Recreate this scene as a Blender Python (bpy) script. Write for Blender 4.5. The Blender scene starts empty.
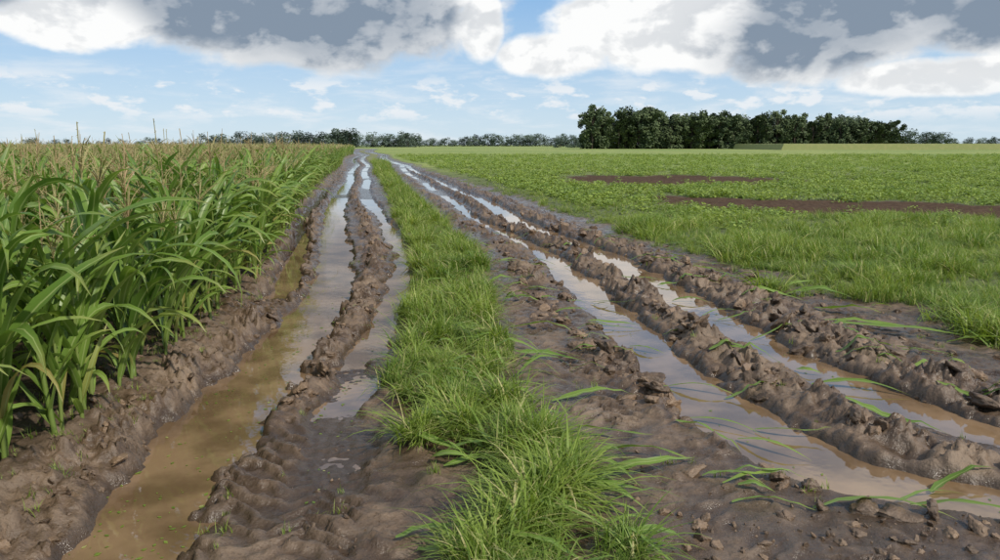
import bpy, math, random
import numpy as np
from mathutils import Vector, noise as mnoise
random.seed(7); rng=np.random.default_rng(11)
scene=bpy.context.scene

# ------------------------------------------------------------------ noise
_perm=np.random.default_rng(3).permutation(512)
def _h(ix,iy,s):
    return _perm[(_perm[(ix+s*17)&511]+iy)&511]
def perlin(x,y,s=0):
    xi=np.floor(x).astype(np.int64); yi=np.floor(y).astype(np.int64)
    xf=x-xi; yf=y-yi
    u=xf*xf*xf*(xf*(xf*6-15)+10); v=yf*yf*yf*(yf*(yf*6-15)+10)
    def g(ix,iy,dx,dy):
        a=_h(ix,iy,s)*(2*math.pi/512); return np.cos(a)*dx+np.sin(a)*dy
    n00=g(xi,yi,xf,yf); n10=g(xi+1,yi,xf-1,yf); n01=g(xi,yi+1,xf,yf-1); n11=g(xi+1,yi+1,xf-1,yf-1)
    return 1.5*((n00*(1-u)+n10*u)*(1-v)+(n01*(1-u)+n11*u)*v)
def fbm(x,y,o=4,s=0):
    r=0;a=1;t=0
    for i in range(o):
        r=r+a*perlin(x*2**i+i*13.7,y*2**i-i*7.3,s+i); t+=a; a*=.5
    return r/t*1.4
def worley(x,y,s=0):
    xi=np.floor(x).astype(np.int64); yi=np.floor(y).astype(np.int64)
    f1=np.full(x.shape,9.0); f2=f1.copy(); hv=np.zeros(x.shape)
    for dx in (-1,0,1):
        for dy in (-1,0,1):
            cx=xi+dx; cy=yi+dy
            px=cx+_h(cx,cy,s)/512; py=cy+_h(cx,cy,s+5)/512
            d=np.hypot(px-x,py-y)
            hv=np.where(d<f1,_h(cx,cy,s+9)/512,hv)
            f2=np.minimum(f2,np.maximum(f1,d)); f1=np.minimum(f1,d)
    return f1,f2,hv
def ss(a,b,x):
    t=np.clip((x-a)/(b-a),0,1); return t*t*(3-2*t)

# ------------------------------------------------------------------ curves X(Y)
_ly=np.linspace(math.log(.5),math.log(4000),1500)
def curve(pts,sm=28):
    Y=np.log([p[0] for p in pts]); X=np.array([p[1] for p in pts],float)
    v=np.interp(_ly,Y,X)
    k=np.exp(-np.linspace(-2.5,2.5,2*sm+1)**2); k/=k.sum()
    vp=np.pad(v,sm,mode='edge'); v=np.convolve(vp,k,'valid')
    return lambda y: np.interp(np.log(np.maximum(y,.5)),_ly,v)
A=curve([(1,-1.45),(2.74,-1.6),(3.26,-1.70),(3.85,-1.76),(4.66,-1.80),(5.9,-1.82),(7.9,-1.95),(9.1,-2.15),(11.8,-2.68),(16.6,-3.8),(22.8,-5.1),(36,-7.4),(63,-12.2),(126,-23.3),(300,-55),(3000,-550)])
E=curve([(6,-2.3),(8.44,-2.6),(9.9,-2.9),(13.1,-3.6),(17.7,-4.85),(22.8,-5.7),(36,-8.0),(63,-12.8),(126,-24),(300,-56),(3000,-555)])
R1=curve([(1,-1.2),(3.3,-1.35),(4.66,-1.42),(5.9,-1.45),(7.9,-1.54),(9.1,-1.64),(11.8,-2.0),(16.6,-3.1),(22.8,-4.5),(36,-6.9),(63,-11.7),(126,-22.8),(300,-54),(3000,-545)])
B=curve([(1,-.8),(3.85,-.95),(4.66,-1.10),(5.9,-1.14),(7.9,-1.17),(9.1,-1.26),(11.8,-1.6),(16.6,-2.62),(22.8,-4.05),(36,-6.4),(63,-11.1),(126,-22.2),(300,-53.5),(3000,-543)])
G=curve([(1,.3),(2.74,.16),(3.26,.20),(3.85,-.10),(4.66,-.28),(5.9,-.42),(7.9,-.58),(9.1,-.66),(11.8,-1.0),(16.6,-1.9),(22.8,-3.0),(28,-4.0),(36,-5.4),(63,-10),(126,-21.3),(300,-52),(3000,-535)])
R4=curve([(1,1.5),(3.6,1.45),(4.16,1.25),(5.2,1.02),(6.56,.82),(8.44,.52),(12.5,0.1),(16.6,-1.0),(22.8,-2.0),(36,-4.4),(63,-9.0),(126,-20.5),(3000,-530)])
C=curve([(1,8),(2.8,4.6),(3.05,3.3),(3.26,2.55),(3.48,2.03),(3.85,1.70),(4.66,1.46),(5.9,1.29),(7.9,1.12),(9.1,1.03),(11.8,.72),(14.6,.1),(17.7,-.7),(22.8,-1.5),(36,-3.9),(63,-8.5),(126,-20),(300,-50),(3000,-525)],14)
R2=curve([(1,9),(2.8,6.4),(3.3,3.5),(3.6,2.6),(4.0,2.33),(4.66,2.08),(5.9,1.85),(7.9,1.60),(9.1,1.47),(11.8,1.2),(17,-.2),(22.8,-1.0),(36,-3.5),(63,-8.2),(126,-19.7),(3000,-522)],18)
D=curve([(1,9.5),(2.8,7.5),(3.6,4.0),(4.16,2.95),(4.66,2.68),(5.9,2.36),(7.9,2.10),(9.86,1.87),(11.8,1.62),(17,.35),(22.8,-.4),(36,-3.0),(63,-7.9),(126,-19.5),(300,-49.5),(3000,-520)],18)
R3=curve([(1,10),(2.8,8),(4.0,3.9),(4.66,3.35),(5.08,3.12),(5.9,2.95),(7.9,2.75),(11.8,2.15),(17,.9),(22.8,.1),(36,-2.5),(63,-7.6),(126,-19.2),(3000,-517)],18)
GE=curve([(1,12),(4,6.2),(6.4,4.5),(6.95,4.2),(7.9,3.85),(9.1,3.65),(11.8,2.95),(16.6,2.0),(22.8,.8),(36,-2.0),(63,-7.2),(126,-18.9),(300,-48.5),(3000,-515)])
CE=curve([(1,-2.3),(3.48,-2.42),(4.48,-2.53),(5.9,-2.62),(8.44,-2.98),(13.1,-3.95),(22.8,-6.1),(36,-8.6),(50,-11),(63,-13.6),(126,-24.8),(300,-57),(3000,-560)])
SH=curve([(1,.9),(6,.9),(11.8,-.2),(16.6,-1.1),(22.8,-2.3),(36,-4.9),(63,-10.2),(126,-21.8),(300,-53),(3000,-535)])
AW=curve([(2,.25),(4,.28),(5,.29),(8,.27),(12,.25),(17,.26),(23,.28)])
GW=curve([(2,.40),(3.2,.32),(4,.38),(6,.44),(9,.52),(12,.54),(17,.5),(28,.4),(60,.6),(3000,1)])
CW=curve([(2,1.0),(3.1,.70),(3.4,.46),(3.9,.32),(4.7,.27),(6,.25),(9,.23),(12,.19),(15,.14),(40,.14)],12)

WL=-0.05
def band(x,y):
    yb=21.5-.5*(x-5.8)+1.2*fbm(x*.3,y*.1+3.3,3,4)
    b=np.exp(-((y-yb)/3.0)**4)*ss(3.2,6.5,x)
    y2=35+2.5*fbm(x*.25,y*.1+9.3,3,5)
    b2=np.exp(-((y-y2)/4.4)**4)*ss(1.5,4.5,x)*(1-ss(11,16,x))
    return np.clip(b+.9*b2,0,1)
def bandm(x,y):
    b=band(x,y); return ss(.3,.65,b+.45*fbm(x*1.1,y*.8,4,77))*ss(.02,.15,b)
def medmask(x,y):
    n=.5*fbm(x*1.3,y*1.3,3,21)+.3*fbm(x*5,y*5,2,22)
    d=np.abs(x-G(y))/GW(y)
    return ss(1.15,.8,d+n+.10)*ss(.55,.15,fbm(x*2.6,y*1.5,3,29)+.25*ss(6,3,y))
def rightmask(x,y):
    n=.7*fbm(x*.9,y*.9,3,31)+.3*fbm(x*4,y*4,2,32)
    return ss(-.15,.35,x-GE(y)+n)*(1-.99*bandm(x,y))
def chev(x,y,cx,pitch=.13):
    dx=np.abs(x-cx)
    ph=(y+dx*.75)/pitch+ (x>cx)*.5
    f=ph-np.floor(ph)
    return ss(0,.18,f)*ss(.6,.42,f)
def height(x,y,full=False):
    w1=fbm(x*1.7,y*1.7,3,1); w2=fbm(x*6.5,y*6.5,3,2); w3=fbm(x*3.1+9,y*3.1,3,12)
    wx=x+.11*w1+.06*w2
    f1,f2,hv=worley(x*7+w2*1.1+w1,y*7+w1*1.5-w2,3); g1,g2,gv=worley(x*17+w2*1.6,y*17-w2*1.6,8)
    blk=np.clip((f2-f1)*3.5,0,1)*(.1+.9*hv); blk2=np.clip((g2-g1)*3.5,0,1)*(.1+.9*gv)
    fine=fbm(x*16,y*16,4,5)
    h=.022*fbm(x*1.1,y*1.1,3,6)+.018*w2+.010*fine
    patch=ss(-.15,.4,w3)
    rough=ss(-.1,.4,fbm(x*.8,y*.8,2,9))
    h=h+rough*(.02*blk+.016*blk2)*patch
    def lane(h,cx,hw,y0,y1,amp,p=.13):
        m=ss(hw+.05,hw-.04,np.abs(wx-cx))*ss(y0,y0+.4,y)*ss(y1+.6,y1,y)
        m=m*ss(-.5,.0,fbm(x*1.5,y*1.5,2,15))
        return h*(1-m)+m*(amp*chev(wx,y+.03*w2,cx,p)*(.7+.6*w1)-.02+.01*w1+.007*fine)
    h=lane(h,B(y)+.02,.26,1.0,4.0,.046,.14); h=lane(h,C(y)-.80,.22,3.6,8.5,.036,.12); h=lane(h,R1(y)+.0,.26,1,3.9,.05,.15)
    h=lane(h,1.35+.0*y,.3,1,3.0,.03); h=lane(h,R3(y)+.55,.2,4,12,.035,.13)
    h=h+.13*ss(.45,-.15,wx-CE(y)-.1)+(.025*blk2+.03*blk*patch)*ss(.7,.3,wx-CE(y))
    mm=medmask(x,y); h=h+.05*mm
    rm=rightmask(x,y); h=h+.05*ss(-.1,.5,x-GE(y))*(1+.5*fbm(x*.6,y*.6,2,33))
    def ridge(cx,w,a,y0,y1,ysoft=1.0,lug=0,sd=41):
        ww=w*(1+.5*fbm(y*.9,y*0+sd,3,sd))
        m=np.exp(-np.abs((wx-cx)/ww)**2.4)*ss(y0-ysoft,y0+ysoft,y)*ss(y1*1.4,y1,y)
        n=.70+1.1*fbm(x*2.5,y*2.5,2,sd)
        r=m*a*n+m*(.075*blk*(.2+.8*patch)+.035*blk2*(.3+.7*patch)+.034*w2+.022*fine-.035)
        if lug:
            q=(y/.15+w2*.5); q=q-np.floor(q)
            side=np.exp(-(((wx-cx-lug)/.07)**2))*ss(-.2,.2,w1)
            r=r+side*m**.3*.045*ss(.0,.15,q)*ss(.7,.55,q)-side*m**.3*.01
        return r
    h=h+ridge(R1(y),.15,.075,4.4,70,.7,.10,41)
    h=h+ridge(R2(y),.20,.088,2,70,.6,.13,43)
    h=h+ridge(R3(y),.36,.07,1,40,.6,0,45)
    h=h+ridge(R4(y),.20,.07,3.9,40,.5,0,47)*ss(-.35,.15,fbm(x*.4+3,y*.7,2,50))
    h=h+ridge((A(y)-.47),.14,.05,1,40,.5,0,49)
    def rut(cx,w,y0,y1,soft=.5):
        return ss(1.35,.7,np.abs(wx-cx)/w)*ss(y0-soft,y0+soft,y)*ss(y1*1.25,y1,y)
    tot=h
    for (cx,w,dep,y0,y1,soft,sd) in (
        (A(y),AW(y),-.135,1.6,21,.5,61),(E(y),.17+0*y,-.12,8.0,24,.8,62),
        (B(y),.16+.03*np.sin(y),-.096,4.9,21,.7,63),(B(y)+.03,.2,-.045,3.4,5.0,.5,67),
        (C(y),CW(y),-.135,2.0,21,.5,64),(D(y),.27+.03*np.sin(y*.8)+.3*ss(4.4,3.4,y),-.13,2.2,21,.5,65)):
        m=rut(cx,w,y0,y1,soft)
        lev=dep+.035*fbm(x*1.6,y*1.6,2,sd)+.01*fine+.012*blk2*patch
        tot=tot*(1-m)+lev*m
    for (cx,sd) in ((A(y)+.1,71),(B(y)-.1,72),(C(y)+.1,73),(D(y)-.05,74)):
        m=ss(.34,.16,np.abs(wx-cx))*ss(17,23,y)*ss(190,120,y)
        lev=-.06+.03*fbm(x*.3,y*.22,2,sd)
        tot=tot*(1-m)+lev*m
    far=ss(150,400,y)
    tot=tot*(1-far)
    if full:
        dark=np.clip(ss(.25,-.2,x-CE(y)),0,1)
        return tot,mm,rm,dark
    return tot

# ------------------------------------------------------------------ material helpers
def mat(name):
    m=bpy.data.materials.new(name); m.use_nodes=True
    nt=m.node_tree; nt.nodes.clear()
    out=nt.nodes.new('ShaderNodeOutputMaterial')
    return m,nt,out
def nd(nt,t,**kw):
    n=nt.nodes.new(t)
    for k,v in kw.items(): setattr(n,k,v)
    return n
def L(nt,a,b): nt.links.new(a,b)
def mixc(nt,f,a,b,bt='MIX'):
    n=nt.nodes.new('ShaderNodeMix'); n.data_type='RGBA'; n.blend_type=bt
    for s,v in ((n.inputs[0],f),(n.inputs[6],a),(n.inputs[7],b)):
        if isinstance(v,bpy.types.NodeSocket): nt.links.new(v,s)
        elif isinstance(v,(int,float)): s.default_value=v
        else: s.default_value=(*v,1)
    return n.outputs[2]
def math_(nt,op,a,b=0.0,c=0.0,clamp=False):
    n=nt.nodes.new('ShaderNodeMath'); n.operation=op; n.use_clamp=clamp
    for i,v in enumerate((a,b,c)):
        if isinstance(v,bpy.types.NodeSocket): nt.links.new(v,n.inputs[i])
        else: n.inputs[i].default_value=v
    return n.outputs[0]
def mr(nt,x,a,b,c=0.0,d=1.0,sm=True):
    n=nt.nodes.new('ShaderNodeMapRange'); n.interpolation_type='SMOOTHSTEP' if sm else 'LINEAR'
    nt.links.new(x,n.inputs[0])
    n.inputs[1].default_value=a;n.inputs[2].default_value=b;n.inputs[3].default_value=c;n.inputs[4].default_value=d
    return n.outputs[0]
def noisen(nt,co,scale,detail=4,rough=.55,dist=0):
    n=nt.nodes.new('ShaderNodeTexNoise'); n.inputs['Scale'].default_value=scale; n.inputs['Detail'].default_value=detail
    n.inputs['Roughness'].default_value=rough; n.inputs['Distortion'].default_value=dist
    nt.links.new(co,n.inputs['Vector']); return n.outputs['Fac']

def ground_mat():
    m,nt,out=mat('wet_mud_and_field')
    co=nd(nt,'ShaderNodeNewGeometry').outputs['Position']
    at=nd(nt,'ShaderNodeAttribute',attribute_name='mask')
    sep=nd(nt,'ShaderNodeSeparateColor'); L(nt,at.outputs['Color'],sep.inputs[0])
    gr,wet,dark=sep.outputs[0],sep.outputs[1],sep.outputs[2]; soil=at.outputs['Alpha']
    n1=noisen(nt,co,1.3,4); n2=noisen(nt,co,9,5,.6); n3=noisen(nt,co,70,4,.65)
    c=mixc(nt,mr(nt,n2,.32,.68),(.066,.041,.024),(.155,.104,.066))
    c=mixc(nt,mr(nt,n1,.44,.66,0,.7),c,(.215,.152,.10))
    c=mixc(nt,mr(nt,n3,.52,.72,0,.6),c,(.036,.023,.014))
    c=mixc(nt,mr(nt,n3,.42,.25,0,.45),c,(.25,.175,.118))
    c=mixc(nt,math_(nt,'MULTIPLY',wet,.75),c,(.044,.028,.017))
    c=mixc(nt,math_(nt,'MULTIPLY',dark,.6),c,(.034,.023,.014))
    g=mixc(nt,mr(nt,n2,.35,.65),(.05,.065,.02),(.11,.14,.035))
    sp=nd(nt,'ShaderNodeSeparateXYZ'); L(nt,co,sp.inputs[0])
    nbig=noisen(nt,co,.03,4)
    gfar=mixc(nt,mr(nt,nbig,.35,.65),(.19,.26,.05),(.29,.32,.08))
    nst=noisen(nt,co,.5,5,.7)
    gfar=mixc(nt,mr(nt,nst,.4,.62,0,.6),gfar,(.09,.14,.03))
    g=mixc(nt,mr(nt,sp.outputs[1],25,70),g,gfar)
    c=mixc(nt,gr,c,g)
    c=mixc(nt,soil,c,mixc(nt,mr(nt,n2,.3,.7),(.050,.031,.020),(.10,.066,.043)))
    p=nd(nt,'ShaderNodeBsdfPrincipled')
    L(nt,c,p.inputs['Base Color'])
    r=mixc(nt,mr(nt,n1,.38,.58),(.25,.25,.25),(.60,.60,.60))
    r=mixc(nt,wet,r,(.15,.15,.15)); r=mixc(nt,math_(nt,'MAXIMUM',gr,soil),r,(1,1,1))
    L(nt,r,p.inputs['Roughness'])
    L(nt,mr(nt,soil,0,1,.5,.05),p.inputs['Specular IOR Level'])
    b1=nd(nt,'ShaderNodeBump'); b1.inputs['Strength'].default_value=.85; b1.inputs['Distance'].default_value=.022
    L(nt,n2,b1.inputs['Height'])
    b2=nd(nt,'ShaderNodeBump'); b2.inputs['Strength'].default_value=.8; b2.inputs['Distance'].default_value=.008
    L(nt,n3,b2.inputs['Height']); L(nt,b1.outputs[0],b2.inputs['Normal'])
    L(nt,b2.outputs[0],p.inputs['Normal'])
    L(nt,p.outputs[0],out.inputs[0]); return m
def clod_mat():
    m,nt,out=mat('mud_clod')
    co=nd(nt,'ShaderNodeNewGeometry').outputs['Position']
    oi=nd(nt,'ShaderNodeObjectInfo')
    n2=noisen(nt,co,14,5,.6); n3=noisen(nt,co,90,4,.65)
    c=mixc(nt,mr(nt,n2,.3,.7),(.066,.042,.026),(.16,.106,.066))
    c=mixc(nt,mr(nt,oi.outputs['Random'],.5,1,0,.75,False),c,(.26,.172,.105))
    c=mixc(nt,mr(nt,n3,.52,.72,0,.5),c,(.04,.027,.016))
    p=nd(nt,'ShaderNodeBsdfPrincipled'); L(nt,c,p.inputs['Base Color']); p.inputs['Roughness'].default_value=.5
    b2=nd(nt,'ShaderNodeBump'); b2.inputs['Strength'].default_value=.9; b2.inputs['Distance'].default_value=.012
    L(nt,math_(nt,'ADD',n2,math_(nt,'MULTIPLY',n3,.5)),b2.inputs['Height']); L(nt,b2.outputs[0],p.inputs['Normal'])
    L(nt,p.outputs[0],out.inputs[0]); return m
def water_mat():
    m,nt,out=mat('muddy_water')
    co=nd(nt,'ShaderNodeNewGeometry').outputs['Position']
    n1=noisen(nt,co,2.2,4); n2=noisen(nt,co,12,2)
    c=mixc(nt,mr(nt,n1,.35,.65),(.125,.078,.041),(.24,.155,.086))
    p=nd(nt,'ShaderNodeBsdfPrincipled'); L(nt,c,p.inputs['Base Color'])
    p.inputs['Roughness'].default_value=.025; p.inputs['IOR'].default_value=1.5; p.inputs['Specular IOR Level'].default_value=.8
    b=nd(nt,'ShaderNodeBump'); b.inputs['Strength'].default_value=.07; b.inputs['Distance'].default_value=.01
    L(nt,n2,b.inputs['Height']); L(nt,b.outputs[0],p.inputs['Normal'])
    L(nt,p.outputs[0],out.inputs[0]); return m
def leaf_mat(name,c0,c1,dry=(.35,.27,.1),dryamt=.25,rib=None,trans=.35,rough=.45,tipdry=.0):
    m,nt,out=mat(name)
    oi=nd(nt,'ShaderNodeObjectInfo')
    uv=nd(nt,'ShaderNodeUVMap'); sp=nd(nt,'ShaderNodeSeparateXYZ'); L(nt,uv.outputs[0],sp.inputs[0])
    at=nd(nt,'ShaderNodeAttribute',attribute_name='rnd')
    co=nd(nt,'ShaderNodeNewGeometry').outputs['Position']
    n=noisen(nt,co,.9,2)
    f=math_(nt,'ADD',math_(nt,'MULTIPLY',oi.outputs['Random'],.35),math_(nt,'MULTIPLY',at.outputs['Fac'],.45))
    f=math_(nt,'ADD',f,math_(nt,'MULTIPLY',math_(nt,'SUBTRACT',n,.5),1.3),clamp=True)
    c=mixc(nt,f,c0,c1)
    d=mr(nt,at.outputs['Fac'],1-dryamt,1.0,0,.9,False)
    c=mixc(nt,d,c,dry)
    if tipdry: c=mixc(nt,mr(nt,sp.outputs[1],.75,1.0,0,tipdry),c,dry)
    if rib:
        a=math_(nt,'ABSOLUTE',math_(nt,'SUBTRACT',sp.outputs[0],.5))
        c=mixc(nt,mr(nt,a,.09,.03,0,.7),c,rib)
    p=nd(nt,'ShaderNodeBsdfPrincipled'); L(nt,c,p.inputs['Base Color']); p.inputs['Roughness'].default_value=rough
    p.inputs['Specular IOR Level'].default_value=.4
    if trans>0:
        t=nd(nt,'ShaderNodeBsdfTranslucent'); L(nt,mixc(nt,1.0,c,(1.3,1.3,.7),'MULTIPLY'),t.inputs[0])
        mx=nd(nt,'ShaderNodeMixShader'); mx.inputs[0].default_value=trans
        L(nt,p.outputs[0],mx.inputs[1]); L(nt,t.outputs[0],mx.inputs[2]); L(nt,mx.outputs[0],out.inputs[0])
    else: L(nt,p.outputs[0],out.inputs[0])
    return m
M_ground=ground_mat(); M_clod=clod_mat(); M_water=water_mat()
M_corn=leaf_mat('corn_leaf',(.085,.17,.025),(.26,.37,.075),dryamt=.07,rib=(.36,.44,.17),trans=.35,rough=.38,tipdry=.4)
M_stalk=leaf_mat('corn_stalk',(.12,.18,.035),(.18,.22,.06),dryamt=.1,trans=0)
M_tassel=leaf_mat('corn_tassel',(.34,.31,.14),(.48,.41,.22),dry=(.46,.28,.19),dryamt=.45,trans=.2,rough=.7)
M_grass=leaf_mat('grass_blade',(.11,.19,.025),(.32,.40,.075),dry=(.52,.46,.22),dryamt=.16,trans=.35,rough=.5)
M_crop=leaf_mat('crop_leaf',(.15,.235,.035),(.34,.41,.08),dryamt=.04,trans=.25,rough=.55)
M_tree=leaf_mat('tree_foliage',(.038,.062,.024),(.105,.14,.05),dryamt=.0001,trans=0,rough=.7)
M_treefar=leaf_mat('hazy_tree_foliage',(.075,.11,.085),(.12,.155,.11),dryamt=.0001,trans=0,rough=.8)  # bluish air haze painted into the leaf colours of the far trees
M_bark=leaf_mat('bark',(.05,.04,.03),(.08,.06,.045),dryamt=.0001,trans=0.0,rough=.9)
M_dcorn=leaf_mat('ripening_corn',(.22,.24,.085),(.33,.30,.13),dryamt=.0001,trans=0,rough=.8)

# ------------------------------------------------------------------ mesh builder
class MB:
    def __init__(s): s.v=[];s.f=[];s.uv=[];s.r=[];s.m=[]
    def strip(s,P,S,W,r,mi=0,fold=0.0,N=None,wave=0):
        b=len(s.v);n=len(P)
        for i in range(n):
            sd=S[i]*W[i]; up=(N[i]*W[i]*fold) if N else Vector((0,0,0))
            wv=(N[i]*W[i]*wave*math.sin(i*2.1+r*20)) if (N and wave) else Vector((0,0,0))
            s.v+= [P[i]-sd+up+wv,P[i],P[i]+sd+up-wv]
        for i in range(n-1):
            for k in (0,1):
                a=b+i*3+k
                s.f.append((a,a+1,a+4,a+3)); s.m.append(mi); s.r.append(r)
                t0=i/(n-1);t1=(i+1)/(n-1);u0=k*.5;u1=u0+.5
                s.uv+=[(u0,t0),(u1,t0),(u1,t1),(u0,t1)]
    def thin(s,P,S,W,r,mi=0):
        b=len(s.v);n=len(P)
        for i in range(n): s.v+=[P[i]-S[i]*W[i],P[i]+S[i]*W[i]]
        for i in range(n-1):
            a=b+i*2; s.f.append((a,a+1,a+3,a+2)); s.m.append(mi); s.r.append(r)
            t0=i/(n-1);t1=(i+1)/(n-1); s.uv+=[(0,t0),(1,t0),(1,t1),(0,t1)]
    def tube(s,P,R,r,mi=0,k=6):
        b=len(s.v)
        for p,q in zip(P,R):
            for j in range(k):
                a=2*math.pi*j/k; s.v.append(p+Vector((math.cos(a)*q,math.sin(a)*q,0)))
        for i in range(len(P)-1):
            for j in range(k):
                a=b+i*k+j;c=b+i*k+(j+1)%k
                s.f.append((a,c,c+k,a+k)); s.m.append(mi); s.r.append(r); s.uv+=[(.2,0)]*4
    def quad(s,c,a,b_,r,mi=0):
        b=len(s.v); s.v+=[c-a,c+b_*.8-a*.1,c+a,c-b_*.8-a*.1]; s.f.append((b,b+1,b+2,b+3)); s.m.append(mi); s.r.append(r)
        s.uv+=[(.5,0),(1,.5),(.5,1),(0,.5)]
    def mesh(s,name,mats,smooth=True):
        me=bpy.data.meshes.new(name); me.from_pydata([tuple(v) for v in s.v],[],s.f)
        for m in mats: me.materials.append(m)
        me.polygons.foreach_set('material_index',s.m)
        if smooth: me.polygons.foreach_set('use_smooth',[True]*len(s.f))
        u=me.uv_layers.new(name='UVMap'); u.data.foreach_set('uv',[x for p in s.uv for x in p])
        a=me.attributes.new('rnd','FLOAT','FACE'); a.data.foreach_set('value',s.r)
        me.update(); return me
def obj(name,me,link=True):
    o=bpy.data.objects.new(name,me)
    if link: scene.collection.objects.link(o)
    return o

def corn(seed,lod=0):
    R=random.Random(seed); b=MB(); H=1.18+R.uniform(-.11,.08)
    lean=Vector((R.uniform(-.08,.08),R.uniform(-.08,.08),0))
    def st(t): return Vector((0,0,H*t))+lean*t*t*H
    if lod==0: b.tube([st(i/7) for i in range(8)],[.014-.008*i/7 for i in range(8)],R.random()*.8,1,6)
    else: b.tube([st(0),st(1)],[.012,.006],.5,1,3)
    nl=13 if lod==0 else 8; pl=R.uniform(0,6.28); ns=11 if lod==0 else 4
    for i in range(nl):
        t=.04+.90*i/(nl-1)+R.uniform(-.015,.015)
        az=pl+(i%2)*math.pi+R.gauss(0,.5)
        out=Vector((math.cos(az),math.sin(az),0)); side0=Vector((-math.sin(az),math.cos(az),0))
        Lf=(.48+.46*math.sin(math.pi*min(1,.25+t*.72)))*R.uniform(.7,1.2)
        wmax=(.023+.018*math.sin(math.pi*min(1,.15+t*.8)))*R.uniform(.7,1.2)
        if i<3: Lf*=.8; wmax*=.8
        ang=math.radians(R.uniform(50,80)); drop=math.radians(R.uniform(80,165)) if R.random()<.72 else math.radians(R.uniform(15,55))
        if t>.6: Lf*=.68
        p=st(t); P=[];S=[];W=[];N=[]; tw=R.uniform(-1.2,1.2); pw=R.uniform(1.1,2.2); sw=R.uniform(-.5,.5)
        for k in range(ns):
            q=k/(ns-1); a=ang-drop*q**pw
            o2=(out+side0*sw*q).normalized()
            dirv=o2*math.cos(a)+Vector((0,0,math.sin(a)))
            n=-o2*math.sin(a)+Vector((0,0,math.cos(a)))
            tt=tw*q; sd=side0*math.cos(tt)+n*math.sin(tt); nn=n*math.cos(tt)-side0*math.sin(tt)
            P.append(p.copy()); S.append(sd); N.append(nn)
            W.append(wmax*(min(1,.45+q*3.5))*(1-q**2.2)**.9+.0008)
            p=p+dirv*(Lf/(ns-1)); 
            if p.z<.02: p.z=.02
        r=R.random()*.95 if i>1 else R.uniform(.8,1)
        b.strip(P,S,W,r,0,.35,N,.16 if lod==0 else 0)
    top=st(1)
    nb=(11 if lod==0 else 6); ks=4 if lod==0 else 2
    if R.random()<.2: nb=3
    for j in range(nb+1):
        az=R.uniform(0,6.28); o=Vector((math.cos(az),math.sin(az),0))
        Lt=.34 if j==0 else R.uniform(.15,.27); a=math.radians(88 if j==0 else R.uniform(40,80)); p=top+Vector((0,0,0 if j==0 else R.uniform(0,.12)))
        P=[];
        for k in range(ks+1):
            P.append(p.copy()); aa=a-math.radians(0 if j==0 else 48)*(k/ks)
            p=p+(o*math.cos(aa)+Vector((0,0,math.sin(aa))))*(Lt/ks)
        sd=Vector((-o.y,o.x,0)); w=.0032 if lod==0 else .0075
        b.thin(P,[sd]*len(P),[w]*(len(P)-1)+[w*.4],R.random(),2)
        if lod==0:
            b.thin(P,[Vector((0,0,1)).cross(sd)]*len(P),[w]*len(P),R.random(),2)
            for k in range(12):
                q=R.uniform(.1,1)*ks; i0=min(int(q),ks-1); c=P[i0].lerp(P[i0+1],q-i0)
                d=Vector((R.uniform(-1,1),R.uniform(-1,1),R.uniform(-.6,.6))).normalized()
                b.quad(c+d*.004,d*.0075,d.orthogonal().normalized()*.003,R.random(),2)
    return b.mesh('corn_plant',[M_corn,M_stalk,M_tassel])

def tuft(seed,n=18,Lr=(.10,.26),w=.0030,rad=.06,lay=0.0,seg=4):
    R=random.Random(seed); b=MB()
    for i in range(n):
        az=R.uniform(0,6.28); rr=rad*math.sqrt(R.random()); a0=R.uniform(0,6.28)
        p=Vector((math.cos(a0)*rr,math.sin(a0)*rr,-.01)); o=Vector((math.cos(az),math.sin(az),0))
        if lay: o=(o+Vector((lay,-lay*.4,0))).normalized()
        Ln=R.uniform(*Lr); a=math.radians(R.uniform(60,88)-(35 if lay else 0)); dr=math.radians(R.uniform(15,95))
        P=[];S=[];W=[]; ww=w*R.uniform(.6,1.7); ph=R.uniform(-.6,.6)
        sd=Vector((-o.y,o.x,0))*math.cos(ph)+o*math.sin(ph)
        for k in range(seg+1):
            q=k/seg; P.append(p.copy()); aa=a-dr*q**1.3
            p=p+(o*math.cos(aa)+Vector((0,0,math.sin(aa))))*(Ln/seg)
            if p.z<.004:p.z=.004
            S.append(sd); W.append(ww*(1-q**2)+.0003)
        b.thin(P,S,W,R.random(),0)
    return b.mesh('grass_tuft',[M_grass])
def clump(seed,n=30,rad=.19,h=.20,ls=.045):
    R=random.Random(seed); b=MB()
    for i in range(n):
        a0=R.uniform(0,6.28); rr=rad*math.sqrt(R.random()); z=h*R.uniform(.25,1)*(1-.5*(rr/rad)**2)
        c=Vector((math.cos(a0)*rr,math.sin(a0)*rr,z))
        d=Vector((math.cos(a0)+R.uniform(-.6,.6),math.sin(a0)+R.uniform(-.6,.6),R.uniform(-.5,.4))).normalized()
        s_=d.cross(Vector((R.uniform(-.3,.3),R.uniform(-.3,.3),1))).normalized()
        l=ls*R.uniform(.6,1.3); b.quad(c,d*l,s_*l*.75,R.random()*.9,0)
    for i in range(5):
        a0=R.uniform(0,6.28); e=Vector((math.cos(a0)*rad*.6,math.sin(a0)*rad*.6,h*.8))
        b.thin([Vector((0,0,-.02)),e*.5,e],[Vector((0,1,0))]*3,[.003]*3,.3,0)
    return b.mesh('crop_plant',[M_crop],False)
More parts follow.
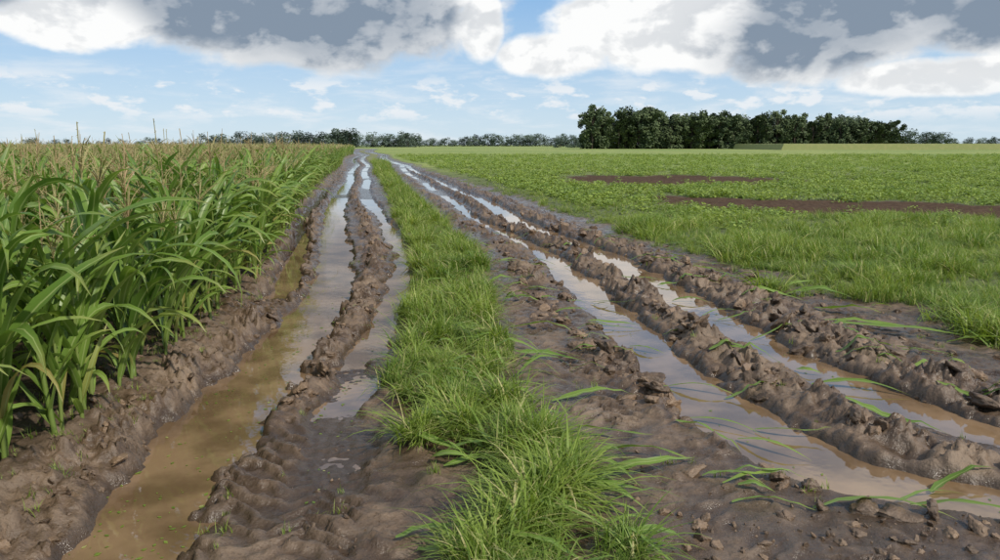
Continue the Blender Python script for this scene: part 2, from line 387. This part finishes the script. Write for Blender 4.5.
def clod(seed):
    import bmesh
    bm=bmesh.new(); bmesh.ops.create_icosphere(bm,subdivisions=4,radius=1)
    R=random.Random(seed); off=Vector((R.uniform(0,50),R.uniform(0,50),R.uniform(0,50)))
    planes=[(Vector((R.gauss(0,1),R.gauss(0,1),R.gauss(0,1))).normalized(),R.uniform(.35,.7)) for _ in range(8)]
    sc=Vector((R.uniform(1.0,1.6),R.uniform(.7,1.1),R.uniform(.45,.75)))
    for v in bm.verts:
        p=v.co.copy()
        for n,d in planes:
            e=p.dot(n)-d
            if e>0: p-=n*e*.9
        k=1+.26*mnoise.noise(p*1.6+off)+.20*mnoise.noise(p*4+off)+.13*mnoise.noise(p*9+off)+.07*mnoise.noise(p*20+off)
        p*=k; v.co=Vector((p.x*sc.x,p.y*sc.y,p.z*sc.z))
    me=bpy.data.meshes.new('mud_clod'); bm.to_mesh(me); bm.free(); me.materials.append(M_clod)
    me.polygons.foreach_set('use_smooth',[True]*len(me.polygons)); return me
def tree(seed,H=15,far=False,rad=4.2,n=1900,z0=.04):
    R=random.Random(seed); b=MB(); 
    b.tube([Vector((0,0,H*.75*i/6))+Vector((R.uniform(-.1,.1),R.uniform(-.1,.1),0))*i for i in range(7)],[.3*(1-i/7.5) for i in range(7)],.5,1,7)
    lobes=[]
    for i in range(17):
        z=(z0+(.93-z0)*(i+R.random())/17)*H; rr=rad*math.sin(math.pi*min(.97,max(.3,(z/H-.02)*.95)))**.6; a=R.uniform(0,6.28); q=R.uniform(.25,.85)
        c=Vector((math.cos(a)*rr*q,math.sin(a)*rr*q,z)); lobes.append((c,R.uniform(.22,.42)*rad))
        b.tube([Vector((0,0,z*.7)),Vector((0,0,z*.7)).lerp(c,.5)+Vector((0,0,.2)),c],[.12,.07,.03],.5,1,4)
    for i in range(n):
        li=R.randrange(len(lobes)); c,r=lobes[li]
        d=Vector((R.gauss(0,1),R.gauss(0,1),R.gauss(0,1))).normalized()*r*(R.random()**.35)*R.uniform(.8,1.2)
        d.z*=1.1; p=c+d
        if p.z<.3: continue
        a=Vector((R.gauss(0,1),R.gauss(0,1),R.gauss(0,1))).normalized(); s_=a.orthogonal().normalized()
        l=R.uniform(.25,.5); b.quad(p,a*l,s_*l,(R.random()*.5+.5*((li*7)%10)/10),0)
    return b.mesh('tree',[M_treefar if far else M_tree,M_bark],False)

# ------------------------------------------------------------------ scatter via geometry nodes
def scatter(name,meshes,pos,rot,scl,idx,coln):
    col=bpy.data.collections.new(coln)
    for i,me in enumerate(meshes):
        o=obj(f'{coln}_{i:02d}',me,False); col.objects.link(o)
    n=len(pos); me=bpy.data.meshes.new(name); me.vertices.add(n)
    me.vertices.foreach_set('co',np.asarray(pos,np.float32).ravel())
    for nm,ty,dat in (('rot','FLOAT_VECTOR',rot),('scl','FLOAT_VECTOR',scl)):
        a=me.attributes.new(nm,ty,'POINT'); a.data.foreach_set('vector',np.asarray(dat,np.float32).ravel())
    a=me.attributes.new('idx','INT','POINT'); a.data.foreach_set('value',np.asarray(idx,np.int32))
    o=obj(name,me)
    ng=bpy.data.node_groups.new(name+'_nodes','GeometryNodeTree')
    ng.interface.new_socket('Geometry',in_out='INPUT',socket_type='NodeSocketGeometry')
    ng.interface.new_socket('Geometry',in_out='OUTPUT',socket_type='NodeSocketGeometry')
    gi=ng.nodes.new('NodeGroupInput'); go=ng.nodes.new('NodeGroupOutput')
    ip=ng.nodes.new('GeometryNodeInstanceOnPoints'); ci=ng.nodes.new('GeometryNodeCollectionInfo')
    ci.inputs['Collection'].default_value=col; ci.inputs['Separate Children'].default_value=True; ci.inputs['Reset Children'].default_value=True
    def na(t,nm):
        x=ng.nodes.new('GeometryNodeInputNamedAttribute'); x.data_type=t; x.inputs[0].default_value=nm
        return [s for s in x.outputs if s.enabled and s.name=='Attribute'][0]
    e=ng.nodes.new('FunctionNodeEulerToRotation')
    ng.links.new(na('FLOAT_VECTOR','rot'),e.inputs[0]); ng.links.new(e.outputs[0],ip.inputs['Rotation'])
    ng.links.new(na('FLOAT_VECTOR','scl'),ip.inputs['Scale']); ng.links.new(na('INT','idx'),ip.inputs['Instance Index'])
    ip.inputs['Pick Instance'].default_value=True
    ng.links.new(gi.outputs[0],ip.inputs['Points']); ng.links.new(ci.outputs[0],ip.inputs['Instance']); ng.links.new(ip.outputs[0],go.inputs[0])
    md=o.modifiers.new('scatter','NODES'); md.node_group=ng
    return o
def sc3(s): s=np.asarray(s); return np.stack([s,s,s],1)
def rotz(n,tilt=.08): return np.stack([rng.normal(0,tilt,n),rng.normal(0,tilt,n),rng.uniform(0,6.283,n)],1)

# ------------------------------------------------------------------ ground sheet
ys=[-60,-30,-15,-8,-4,-2,-1,0]
y=0.0
while y<2.2: y+=.05; ys.append(y)
while y<9: y+=.015; ys.append(y)
while y<160: y+=max(.015,.0055*y*min(1,.35+.65*(y-9)/6)); ys.append(y)
while y<6000: y*=1.06; ys.append(y)
ys=np.array(ys)
s=list(np.arange(-3.7,4.0,.0175)); a=.03; e=[];v_=s[-1]
while v_<6000: a*=1.16; v_+=a; e.append(v_)
f=[];v_=s[0];a=.03
while v_>-6000: a*=1.16; v_-=a; f.append(v_)
e=sorted(set(e)|set(np.arange(4.5,24,.25)))
s=np.array(f[::-1]+s+e)
Yg,Sg=np.meshgrid(ys,s,indexing='ij'); Xg=Sg+SH(Yg)
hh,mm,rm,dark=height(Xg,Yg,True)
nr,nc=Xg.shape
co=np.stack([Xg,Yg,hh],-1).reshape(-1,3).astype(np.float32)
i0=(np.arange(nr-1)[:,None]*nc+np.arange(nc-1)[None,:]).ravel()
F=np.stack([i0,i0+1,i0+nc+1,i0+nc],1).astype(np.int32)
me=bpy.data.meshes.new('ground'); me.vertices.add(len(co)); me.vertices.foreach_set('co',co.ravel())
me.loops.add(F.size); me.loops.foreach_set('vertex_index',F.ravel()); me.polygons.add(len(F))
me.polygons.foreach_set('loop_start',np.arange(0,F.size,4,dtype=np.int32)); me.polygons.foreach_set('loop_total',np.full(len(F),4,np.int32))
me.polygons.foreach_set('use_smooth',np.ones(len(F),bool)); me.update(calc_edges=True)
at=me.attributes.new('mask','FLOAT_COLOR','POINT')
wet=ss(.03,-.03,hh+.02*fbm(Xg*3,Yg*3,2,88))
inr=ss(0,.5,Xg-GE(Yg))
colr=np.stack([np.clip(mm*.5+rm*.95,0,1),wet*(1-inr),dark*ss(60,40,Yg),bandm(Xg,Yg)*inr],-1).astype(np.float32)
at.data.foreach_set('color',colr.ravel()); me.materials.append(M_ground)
obj('ground',me)

yw=np.concatenate([np.arange(1.2,12,.25),np.arange(12,200,1.5)]); sw=np.linspace(-3.2,3.7,12)
Yw,Sw=np.meshgrid(yw,sw,indexing='ij'); Xw=Sw+SH(Yw)
Xw=np.maximum(Xw,CE(Yw)+.2); nr2,nc2=Xw.shape
cw=np.stack([Xw,Yw,np.full_like(Xw,WL)],-1).reshape(-1,3)
fw=[(i*nc2+j,i*nc2+j+1,(i+1)*nc2+j+1,(i+1)*nc2+j) for i in range(nr2-1) for j in range(nc2-1)]
me=bpy.data.meshes.new('puddle_water'); me.from_pydata(cw.tolist(),[],fw); me.materials.append(M_water); obj('puddle_water',me)

# ------------------------------------------------------------------ corn field
hi=[corn(100+i) for i in range(10)]; lo=[corn(300+i,1) for i in range(5)]
P=[];S_=[];I=[]
for k in range(0,110):
    yv=1.4
    while yv<150:
        x=float(CE(np.array(yv)))-.02-.62*k+random.gauss(0,.08)
        lim=-.78*yv-3
        if x>lim and random.random()>.06:
            P.append((x,yv+random.gauss(0,.04),0)); I.append(random.randrange(10) if (yv<30) else 10+random.randrange(5))
            S_.append(random.uniform(.82,1.13)*(1 if yv<60 else 1.04))
        yv+=(.15 if k<4 else .20)*(1 if yv<35 else (1.7 if yv<60 else (3 if yv<90 else 5)))
P=np.array(P); P[:,2]=height(P[:,0],P[:,1])-.02
scatter('corn_field',hi+lo,P,rotz(len(P),.08),sc3(S_),I,'corn_plant'); ncorn=len(P)
def canopy(name,Xc,Yc,z):
    Zc=z+.14*fbm(Xc*1.3,Yc*1.3,3,5); Zc[:,0]=0; Zc[0,:]=0
    n2=Xc.shape[1]
    fc=[(i*n2+j,(i+1)*n2+j,(i+1)*n2+j+1,i*n2+j+1) for i in range(Xc.shape[0]-1) for j in range(n2-1)]
    me=bpy.data.meshes.new(name); me.from_pydata(np.stack([Xc,Yc,Zc],-1).reshape(-1,3).tolist(),[],fc); me.materials.append(M_dcorn); obj(name,me)
Yc,Sc=np.meshgrid(np.geomspace(45,600,160),np.concatenate([[0],-np.geomspace(.3,500,160)]),indexing='ij')
canopy('distant_corn_canopy',CE(Yc)-.3+Sc,Yc,1.2)

# ------------------------------------------------------------------ grass
tv=[tuft(i) for i in range(5)]+[tuft(20+i,22,(.18,.40),.0034,.07,1.0,5) for i in range(3)]+[tuft(40+i,12,(.05,.12),.0025,.05) for i in range(2)]
pos=[];scl=[];idx=[]
n=16000; yy=np.exp(rng.uniform(math.log(1.6),math.log(70),n)); xx=G(yy)+rng.uniform(-1.5,1.5,n)*GW(yy)
m=medmask(xx,yy)*(.2+.8*ss(-.35,.15,fbm(xx*2.2,yy*2.2,2,23))); hz=height(xx,yy); keep=(rng.random(n)<m)&(hz>WL+.01)
xx,yy,hz=xx[keep],yy[keep],hz[keep]; n=len(xx)
pos.append(np.stack([xx,yy,hz],1)); s1=rng.uniform(.35,1.0,n)*(1+yy/40)*(.6+.5*m[keep])*(.7+.6*ss(-.3,.4,fbm(xx*1.7,yy*1.7,2,24)))
scl.append(s1); idx.append(np.where(yy<6,rng.choice([0,1,2,3,4,5,6,7,5,6,7,8,9],n),rng.integers(0,8,n)))
n=44000; yy=np.exp(rng.uniform(math.log(3.5),math.log(34),n)); xx=GE(yy)-.9+rng.uniform(0,1,n)**1.25*(yy*.85+3)
m=rightmask(xx,yy); keep=(rng.random(n)<m*np.clip(1.2-(yy-14)/16,.05,1)*(.4+.6*ss(-.35,.1,fbm(xx*.8,yy*.8,3,91)))); hz=height(xx,yy)
xx,yy,hz=xx[keep],yy[keep],hz[keep]; n=len(xx); pos.append(np.stack([xx,yy,hz],1)); big=.6+.75*ss(-.2,.4,fbm(xx*.6,yy*.6,2,90))
big=big*(1-.45*ss(14,18,yy))
scl.append(rng.uniform(.5,1.1,n)*big*(1+yy/60)); idx.append(rng.integers(0,8,n))
n=900; yy=np.exp(rng.uniform(math.log(2.5),math.log(16),n)); xx=CE(yy)+rng.uniform(.1,1,n)*(GE(yy)-CE(yy)); hz=height(xx,yy)
keep=(hz>WL+.02)&(fbm(xx*1.5,yy*1.5,2,95)>.1); xx,yy,hz=xx[keep],yy[keep],hz[keep]; n=len(xx)
pos.append(np.stack([xx,yy,hz],1)); scl.append(rng.uniform(.3,.8,n)); idx.append(rng.integers(8,10,n))
n=700; yy=np.exp(rng.uniform(math.log(2.2),math.log(14),n)); xx=CE(yy)+rng.uniform(-1.2,.3,n); hz=height(xx,yy)
pos.append(np.stack([xx,yy,hz],1)); scl.append(rng.uniform(.3,.8,n)); idx.append(rng.integers(8,10,n))
pos=np.concatenate(pos); scl=np.concatenate(scl); idx=np.concatenate(idx); ngrass=len(pos)
scatter('grass',tv,pos,rotz(len(pos),.1),sc3(scl),idx,'grass_tuft')
cv=[clump(i) for i in range(6)]
n=28000; yy=np.exp(rng.uniform(math.log(12),math.log(120),n)); xx=GE(yy)+1.0+rng.uniform(0,1,n)*(yy*.9+2)
m=rightmask(xx,yy)*ss(14,24,yy+4*fbm(xx*.3,yy*.3,2,97))*(.3+.7*ss(-.3,.15,fbm(xx*.35,yy*.2,3,99))); keep=rng.random(n)<m
xx,yy=xx[keep],yy[keep]; hz=height(xx,yy); n=len(xx)
scatter('crop_field',cv,np.stack([xx,yy,hz-.03],1),rotz(n,.05),sc3(rng.uniform(.5,1.05,n)*(1+yy/110)),rng.integers(0,6,n),'crop_plant'); print('COUNTS',ncorn,ngrass,n)

# ------------------------------------------------------------------ clods
cl=[clod(i) for i in range(9)]
pos=[];scl=[]
def alongridge(cv_,w,n,y0,y1,smin,smax,p=2.5):
    yy=np.exp(rng.uniform(math.log(y0),math.log(y1),n)); xx=cv_(yy)+rng.normal(0,w,n); hz=height(xx,yy)
    sz=smin+(smax-smin)*rng.random(n)**p
    k=(hz>WL+.005)&(fbm(xx*1.5,yy*1.5,2,66)>-.2); xx,yy,hz,sz=xx[k],yy[k],hz[k],sz[k]
    pos.append(np.stack([xx,yy,hz+sz*.0],1)); scl.append(sz)
alongridge(R1,.10,400,4.4,20,.01,.075,2.4)
alongridge(R2,.13,700,2.3,20,.01,.085,2.6)
alongridge(R3,.27,850,2.3,18,.01,.11,3)
alongridge(R4,.18,520,3.4,16,.01,.09,2.7)
alongridge(lambda y:A(y)-.45,.12,260,2.5,14,.008,.055)
alongridge(lambda y:C(y)*0+rng.uniform(.5,3.0,len(y)),.1,500,2.3,3.15,.005,.04,3)
alongridge(lambda y:CE(y)+.1,.25,360,2.3,12,.008,.05)
alongridge(lambda y:G(y)+rng.uniform(-1,1.6,len(y)),.2,800,2.3,8,.003,.02,3)
alongridge(lambda y:GE(y)-.5,.3,300,4.5,14,.008,.05,3)
bigs=[(1.06,5.05,.13),(.93,5.15,.07),(.90,5.75,.12),(.76,5.95,.08),(1.22,4.55,.09),(1.36,4.3,.07),(1.12,4.75,.06),(2.97,5.85,.14),(2.84,6.05,.08),
 (1.85,3.12,.09),(1.72,3.16,.055),(2.02,3.1,.06),(1.55,3.2,.045),(.62,6.9,.08),(.42,7.9,.08),(.55,7.4,.07),(.72,6.5,.06),(2.75,6.9,.10),(2.6,7.6,.09),(3.15,5.3,.08),(3.35,5.0,.11),
 (2.35,9.2,.09),(2.0,2.95,.035),(1.5,2.9,.03),(1.75,2.85,.03),(3.25,6.3,.07),(2.15,2.98,.05),(1.9,5.8,.08),(2.05,4.9,.09),(1.7,7.0,.08),(1.6,8.2,.08),(.3,8.8,.09),(.15,9.8,.1),(3.05,5.6,.09)]
b_=np.array(bigs); hz=height(b_[:,0],b_[:,1]); pos.append(np.stack([b_[:,0],b_[:,1],hz+b_[:,2]*.15],1)); scl.append(b_[:,2])
pos=np.concatenate(pos); scl=np.concatenate(scl); n=len(pos)
scatter('mud_clods',cl,pos,rotz(n,.5),sc3(scl),rng.integers(0,9,n),'mud_clod')

# ------------------------------------------------------------------ leaves lying on the mud, bits on the water
def hz1(x,y): return max(float(height(np.array([x]),np.array([y]))[0]),WL)
b=MB(); R=random.Random(5)
def lying(x0,y0,x1,y1,w,arch=.03,bend=.1):
    n=12; q=np.linspace(0,1,n)
    d=Vector((x1-x0,y1-y0,0)); sd=Vector((-d.y,d.x,0)).normalized(); S=[];W=[];N=[]
    xs=x0+d.x*q+sd.x*bend*np.sin(q*3.1)*d.length; yv=y0+d.y*q+sd.y*bend*np.sin(q*3.1)*d.length
    z0=np.maximum(height(xs,yv),WL); z=np.convolve(np.pad(z0,2,mode='edge'),np.ones(5)/5,'valid')
    tw=R.uniform(-.6,.6)
    PP=[Vector((xs[i],yv[i],max(z0[i],z[i])+.012+arch*math.sin(math.pi*i/(n-1)))) for i in range(n)]
    for k in range(n):
        q=k/(n-1); a=tw*math.sin(q*4); S.append(sd*math.cos(a)+Vector((0,0,math.sin(a)))); N.append(Vector((0,0,math.cos(a)))-sd*math.sin(a)); W.append(w*min(1,.5+3*q)*(1-q**2.4)+.001)
    b.strip(PP,S,W,R.uniform(.2,.96),0,.3,N,.15)
for t in [(3.0,6.5,4.3,6.05,.035,.08,.03),(3.1,6.75,4.0,6.3,.024,.06,.05),(.35,4.62,.95,4.75,.026,.04,.05),(.45,3.72,1.05,3.66,.026,.05,.1),(.2,3.3,.70,3.08,.032,.08,.1),(.10,3.45,.78,3.28,.026,.09,-.1),
          (-.45,2.85,-.05,2.9,.022,.03,.15),(-.35,2.8,.05,2.72,.02,.03,-.1),(2.9,8.7,3.5,8.45,.04,.06,.1),(2.5,9.6,3.1,9.3,.035,.05,.1),(.1,5.6,.70,5.5,.03,.04,.1),
          (-.6,4.2,-.25,3.9,.035,.06,.1),(-.55,3.95,-.1,3.75,.03,.05,-.1),(-.7,4.5,-.3,4.3,.03,.05,.2),(.2,2.9,.6,2.85,.02,.03,.1),(.45,3.55,1.1,3.72,.022,.06,-.15),
          (3.9,6.1,4.5,5.7,.03,.07,.1),(1.95,8.0,2.35,7.9,.03,.04,.1),(.1,6.6,.7,6.45,.032,.05,.1),(.0,7.8,.5,7.7,.03,.04,.1),(-.1,3.6,.5,3.5,.026,.08,.15),(2.0,10.3,2.6,10.0,.04,.05,.1),(.3,4.1,.9,4.0,.024,.05,-.1),
          (1.05,3.5,1.35,3.42,.02,.03,.1),(3.3,7.4,3.9,7.2,.035,.06,-.1),(3.0,9.3,3.6,9.0,.035,.06,.1),(2.7,7.9,3.4,7.7,.03,.05,.1),(1.5,3.2,2.1,3.05,.022,.04,.1),(2.3,5.1,2.9,4.85,.025,.05,.1),(3.3,8.2,4.0,7.9,.035,.06,.05)]:
    lying(*t)
for i in range(170):
    yv=math.exp(R.uniform(math.log(2.6),math.log(13))); x=float(G(np.array(yv)))+R.uniform(-1.0,1.3)*float(GW(np.array(yv))); a=R.uniform(-.9,.6); l=R.uniform(.18,.55)
    lying(x,yv,x+math.cos(a)*l,yv+math.sin(a)*l,R.uniform(.006,.022),R.uniform(.03,.13),R.uniform(-.2,.2))
for i in range(110):
    yv=math.exp(R.uniform(math.log(3.0),math.log(14))); cvv=R.choice([R4,R2,R3,R3,R3,GE,GE,R4,C]); x=float(cvv(np.array(yv)))+R.gauss(-.1,.3); a=R.uniform(-.8,.5); l=R.uniform(.18,.6)
    lying(x,yv,x+math.cos(a)*l,yv+math.sin(a)*l,R.uniform(.008,.024),R.uniform(.01,.05),R.uniform(-.2,.2))
obj('fallen_corn_leaves',b.mesh('fallen_corn_leaves',[M_corn]))
b=MB()
for (cv_,w,n,y0,y1) in ((A,.26,280,2.5,9),(C,.25,50,2.8,8),(D,.2,40,4,10),(B,.15,70,3.2,9)):
    for i in range(n):
        yv=math.exp(R.uniform(math.log(y0),math.log(y1))); x=float(cv_(np.array(yv)))+R.uniform(-w,w); z=hz1(x,yv)+.004; a=R.uniform(0,6.28); l=R.uniform(.004,.017)*(1.7 if R.random()<.12 else 1)
        if mnoise.noise(Vector((x*1.5,yv*1.1,3)))<-.05 and R.random()<.7: continue
        d=Vector((math.cos(a),math.sin(a),R.uniform(-.1,.1))); b.quad(Vector((x,yv,z)),d*l,Vector((-d.y,d.x,.05))*l*.7,R.uniform(0,.95),0)
obj('floating_leaf_bits',b.mesh('floating_leaf_bits',[M_grass],False))

# ------------------------------------------------------------------ distant trees
tr=[tree(i,H=14+random.uniform(-1,1.5)) for i in range(7)]
P=[];S_=[]
def treerow(x0,x1,y0,step,h0,h1,rows=2):
    x=x0
    while x<x1:
        q=(x-x0)/(x1-x0); g_=1+.08*math.sin(x*.23)+.05*math.sin(x*.61+1)
        for r in range(rows):
            P.append((x+random.uniform(-1,1),y0+r*6+random.uniform(-2,2),-.2)); S_.append((h0+(h1-h0)*q)/15.5*g_*random.uniform(.84,1.1))
        x+=step*random.uniform(.7,1.3)
treerow(37,100,300,3.7,17,15,3); treerow(100,164,302,3.9,14.5,13,3)
n=len(P); scatter('distant_tree_row',tr,P,rotz(n,.02),np.array([(s*1.12,s*1.12,s) for s in S_]),rng.integers(0,7,n),'broadleaf_tree')
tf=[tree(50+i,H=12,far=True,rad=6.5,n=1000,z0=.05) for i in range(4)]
P=[];S_=[]
def hedge(x0,x1,dist,h,step,jit=.35,den=1):
    x=x0
    while x<x1:
        if random.random()<den: P.append((x,dist+random.uniform(-8,8),-.5)); S_.append(h/12*random.uniform(1-jit,1+jit))
        x+=step*random.uniform(.6,1.4)
hedge(-190,-93,480,8,3.0); hedge(-104,-91,470,11,5,.1); hedge(-95,-57,520,8.5,3.5); hedge(-110,100,800,10,5,.4); hedge(-700,-349,900,7.5,8,.5,.8)
hedge(35,50,420,7,5,.2); hedge(224,236,420,9,5,.2); hedge(299,317,520,9.5,5,.2); hedge(510,720,800,8,6,.4,.8); hedge(378,446,700,7,6,.3); hedge(-1250,-700,900,8,12); hedge(720,1110,800,9,12)
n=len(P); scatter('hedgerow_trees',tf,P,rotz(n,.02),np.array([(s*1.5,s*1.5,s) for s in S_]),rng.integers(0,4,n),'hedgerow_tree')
Xd,Yd=np.meshgrid(np.linspace(92,330,260),np.concatenate([[240],np.linspace(240.4,290,40)]),indexing='xy')
canopy('distant_corn_strip',Xd,Yd,2.0)

# ------------------------------------------------------------------ world: sky + cumulus
SUN_EL=math.radians(45); SUN_AZ=math.radians(130)   # clockwise from +Y
w=bpy.data.worlds.new('World'); scene.world=w; w.use_nodes=True; nt=w.node_tree; nt.nodes.clear()
out=nt.nodes.new('ShaderNodeOutputWorld')
sky=nd(nt,'ShaderNodeTexSky',sky_type='NISHITA',sun_disc=False,sun_elevation=SUN_EL,sun_rotation=SUN_AZ,air_density=1.0,dust_density=.4,ozone_density=3)
tc=nt.nodes.new('ShaderNodeTexCoord'); sp=nt.nodes.new('ShaderNodeSeparateXYZ'); L(nt,tc.outputs['Generated'],sp.inputs[0])
X,Y,Z=sp.outputs
az=math_(nt,'ARCTAN2',X,Y); el=math_(nt,'ARCSINE',Z)
grad=mixc(nt,mr(nt,el,-.01,.19,0,1,False),(6.3,7.7,8.7),(2.7,4.9,7.9))
skc=mixc(nt,mr(nt,el,.9,.2,.25,.85),sky.outputs[0],grad)
bg=nd(nt,'ShaderNodeBackground'); bg.inputs[1].default_value=.105; L(nt,skc,bg.inputs[0])
def comb(a,b,c=0.0):
    n=nt.nodes.new('ShaderNodeCombineXYZ')
    for i,v in enumerate((a,b,c)):
        if isinstance(v,bpy.types.NodeSocket): L(nt,v,n.inputs[i])
        else: n.inputs[i].default_value=v
    return n.outputs[0]
MUL=lambda a,b:math_(nt,'MULTIPLY',a,b); ADD=lambda a,b:math_(nt,'ADD',a,b); SUB=lambda a,b:math_(nt,'SUBTRACT',a,b); MAX=lambda a,b:math_(nt,'MAXIMUM',a,b)
q=comb(az,MUL(el,1.5)); 
nA=noisen(nt,q,9,7,.55,.15); nB=noisen(nt,q,26,4,.6,.0); nL=noisen(nt,q,5,2,.5,.0)
q2=comb(ADD(az,.012),MUL(ADD(el,-.016),1.5)); nA2=noisen(nt,q2,9,5,.55,.15)
def blob(u,v,ru,rup,rdn):
    a0=math.atan((u-500)/740); e0=(145-v)/742; a=MUL(SUB(az,a0),740/ru); t=SUB(el,e0)
    e=MAX(MUL(t,742/rup),MUL(t,-742/rdn)); return math_(nt,'SUBTRACT',1.0,ADD(MUL(a,a),MUL(e,e)))
greys=[blob(340,22,185,140,62),blob(190,20,120,90,48),blob(800,40,150,80,58),blob(965,30,100,80,52),blob(-5,15,60,60,28)]
whites=[blob(640,35,115,60,48),blob(560,60,70,30,24),blob(90,42,70,36,28),blob(930,88,90,22,18),blob(480,30,28,50,40),blob(700,15,60,40,40)]
def mx(l):
    r=l[0]
    for k in l[1:]: r=MAX(r,k)
    return r
g_=mx(greys); w_=mx(whites); dmx=MAX(MAX(g_,w_),-1.6)
nz=MUL(SUB(nA,.5),2.3); fine=MUL(SUB(nB,.5),.45)
Dn=ADD(ADD(ADD(MUL(dmx,1.2),nz),fine),-.14)
pz=ADD(math_(nt,'ABSOLUTE',Z),.12)
pl=comb(math_(nt,'DIVIDE',X,pz),math_(nt,'DIVIDE',Y,pz))
nG=noisen(nt,pl,.75,4,.55,.1)
gen=MUL(SUB(nG,.50),7.0); away=MAX(mr(nt,el,.24,.36),mr(nt,math_(nt,'ABSOLUTE',az),.75,1.0))
gen=SUB(gen,MUL(SUB(1.0,away),9.0))
Dall=MAX(Dn,gen)
alpha=mr(nt,Dall,-.12,.42)
q3=comb(MUL(az,1.0),MUL(el,5.0)); nS=noisen(nt,q3,8,5,.6,.3)
low=MUL(mr(nt,nS,.46,.72),mr(nt,el,.17,.05)); low=MUL(low,.65)
q4=comb(az,MUL(el,2.4)); nP=noisen(nt,q4,18,5,.58,.1); puff=MUL(mr(nt,nP,.50,.62),MUL(mr(nt,el,.02,.045),mr(nt,el,.10,.07))); 
low=MAX(low,MUL(puff,.85))
gs=mr(nt,g_,-.35,1.0,-.1,1.0,False)
inner=mr(nt,ADD(ADD(ADD(MUL(gs,1.15),MUL(SUB(nL,.5),.6)),MUL(SUB(nA,.5),.65)),MUL(SUB(nB,.5),.35)),-.15,1.35)
isw=mr(nt,SUB(w_,g_),-.9,.6)
relief=mr(nt,SUB(nA2,nA),-.085,.085)
dk=MUL(inner,SUB(1.0,MUL(isw,.9)))
dk=MAX(dk,mr(nt,gen,.3,2.6,0,.7))
shade=MUL(MUL(SUB(relief,.42),.50),mr(nt,Dall,.0,.6))
dk=math_(nt,'ADD',MUL(dk,1.05),shade,clamp=True)
cc=mixc(nt,dk,(1.0,1.0,.99),(.23,.29,.37))
hz_=mr(nt,el,.0,.09); cc=mixc(nt,SUB(1.0,hz_),cc,(.74,.80,.85))
bc=nd(nt,'ShaderNodeBackground'); L(nt,cc,bc.inputs[0]); bc.inputs[1].default_value=1.0
bl=nd(nt,'ShaderNodeBackground'); bl.inputs[0].default_value=(.86,.89,.92,1); bl.inputs[1].default_value=1.0
m1=nt.nodes.new('ShaderNodeMixShader'); L(nt,low,m1.inputs[0]); L(nt,bg.outputs[0],m1.inputs[1]); L(nt,bl.outputs[0],m1.inputs[2])
m2=nt.nodes.new('ShaderNodeMixShader'); L(nt,MUL(alpha,.97),m2.inputs[0]); L(nt,m1.outputs[0],m2.inputs[1]); L(nt,bc.outputs[0],m2.inputs[2])
L(nt,m2.outputs[0],out.inputs[0])

sl=bpy.data.lights.new('sun','SUN'); sl.energy=4.0; sl.angle=math.radians(1.5); sl.color=(1,.94,.84)
so=obj('sun',sl); sd=Vector((math.sin(SUN_AZ)*math.cos(SUN_EL),math.cos(SUN_AZ)*math.cos(SUN_EL),math.sin(SUN_EL)))
so.rotation_euler=sd.to_track_quat('Z','Y').to_euler(); so.location=(0,0,30)

cam=bpy.data.cameras.new('camera'); cam.lens=26; cam.sensor_width=36; cam.clip_start=.05; cam.clip_end=9000
co_=obj('camera',cam); co_.location=(0,0,1.7); co_.rotation_euler=(math.radians(90-10.6),0,0); scene.camera=co_
scene.view_settings.view_transform='Standard'; scene.view_settings.look='None'; scene.view_settings.exposure=0
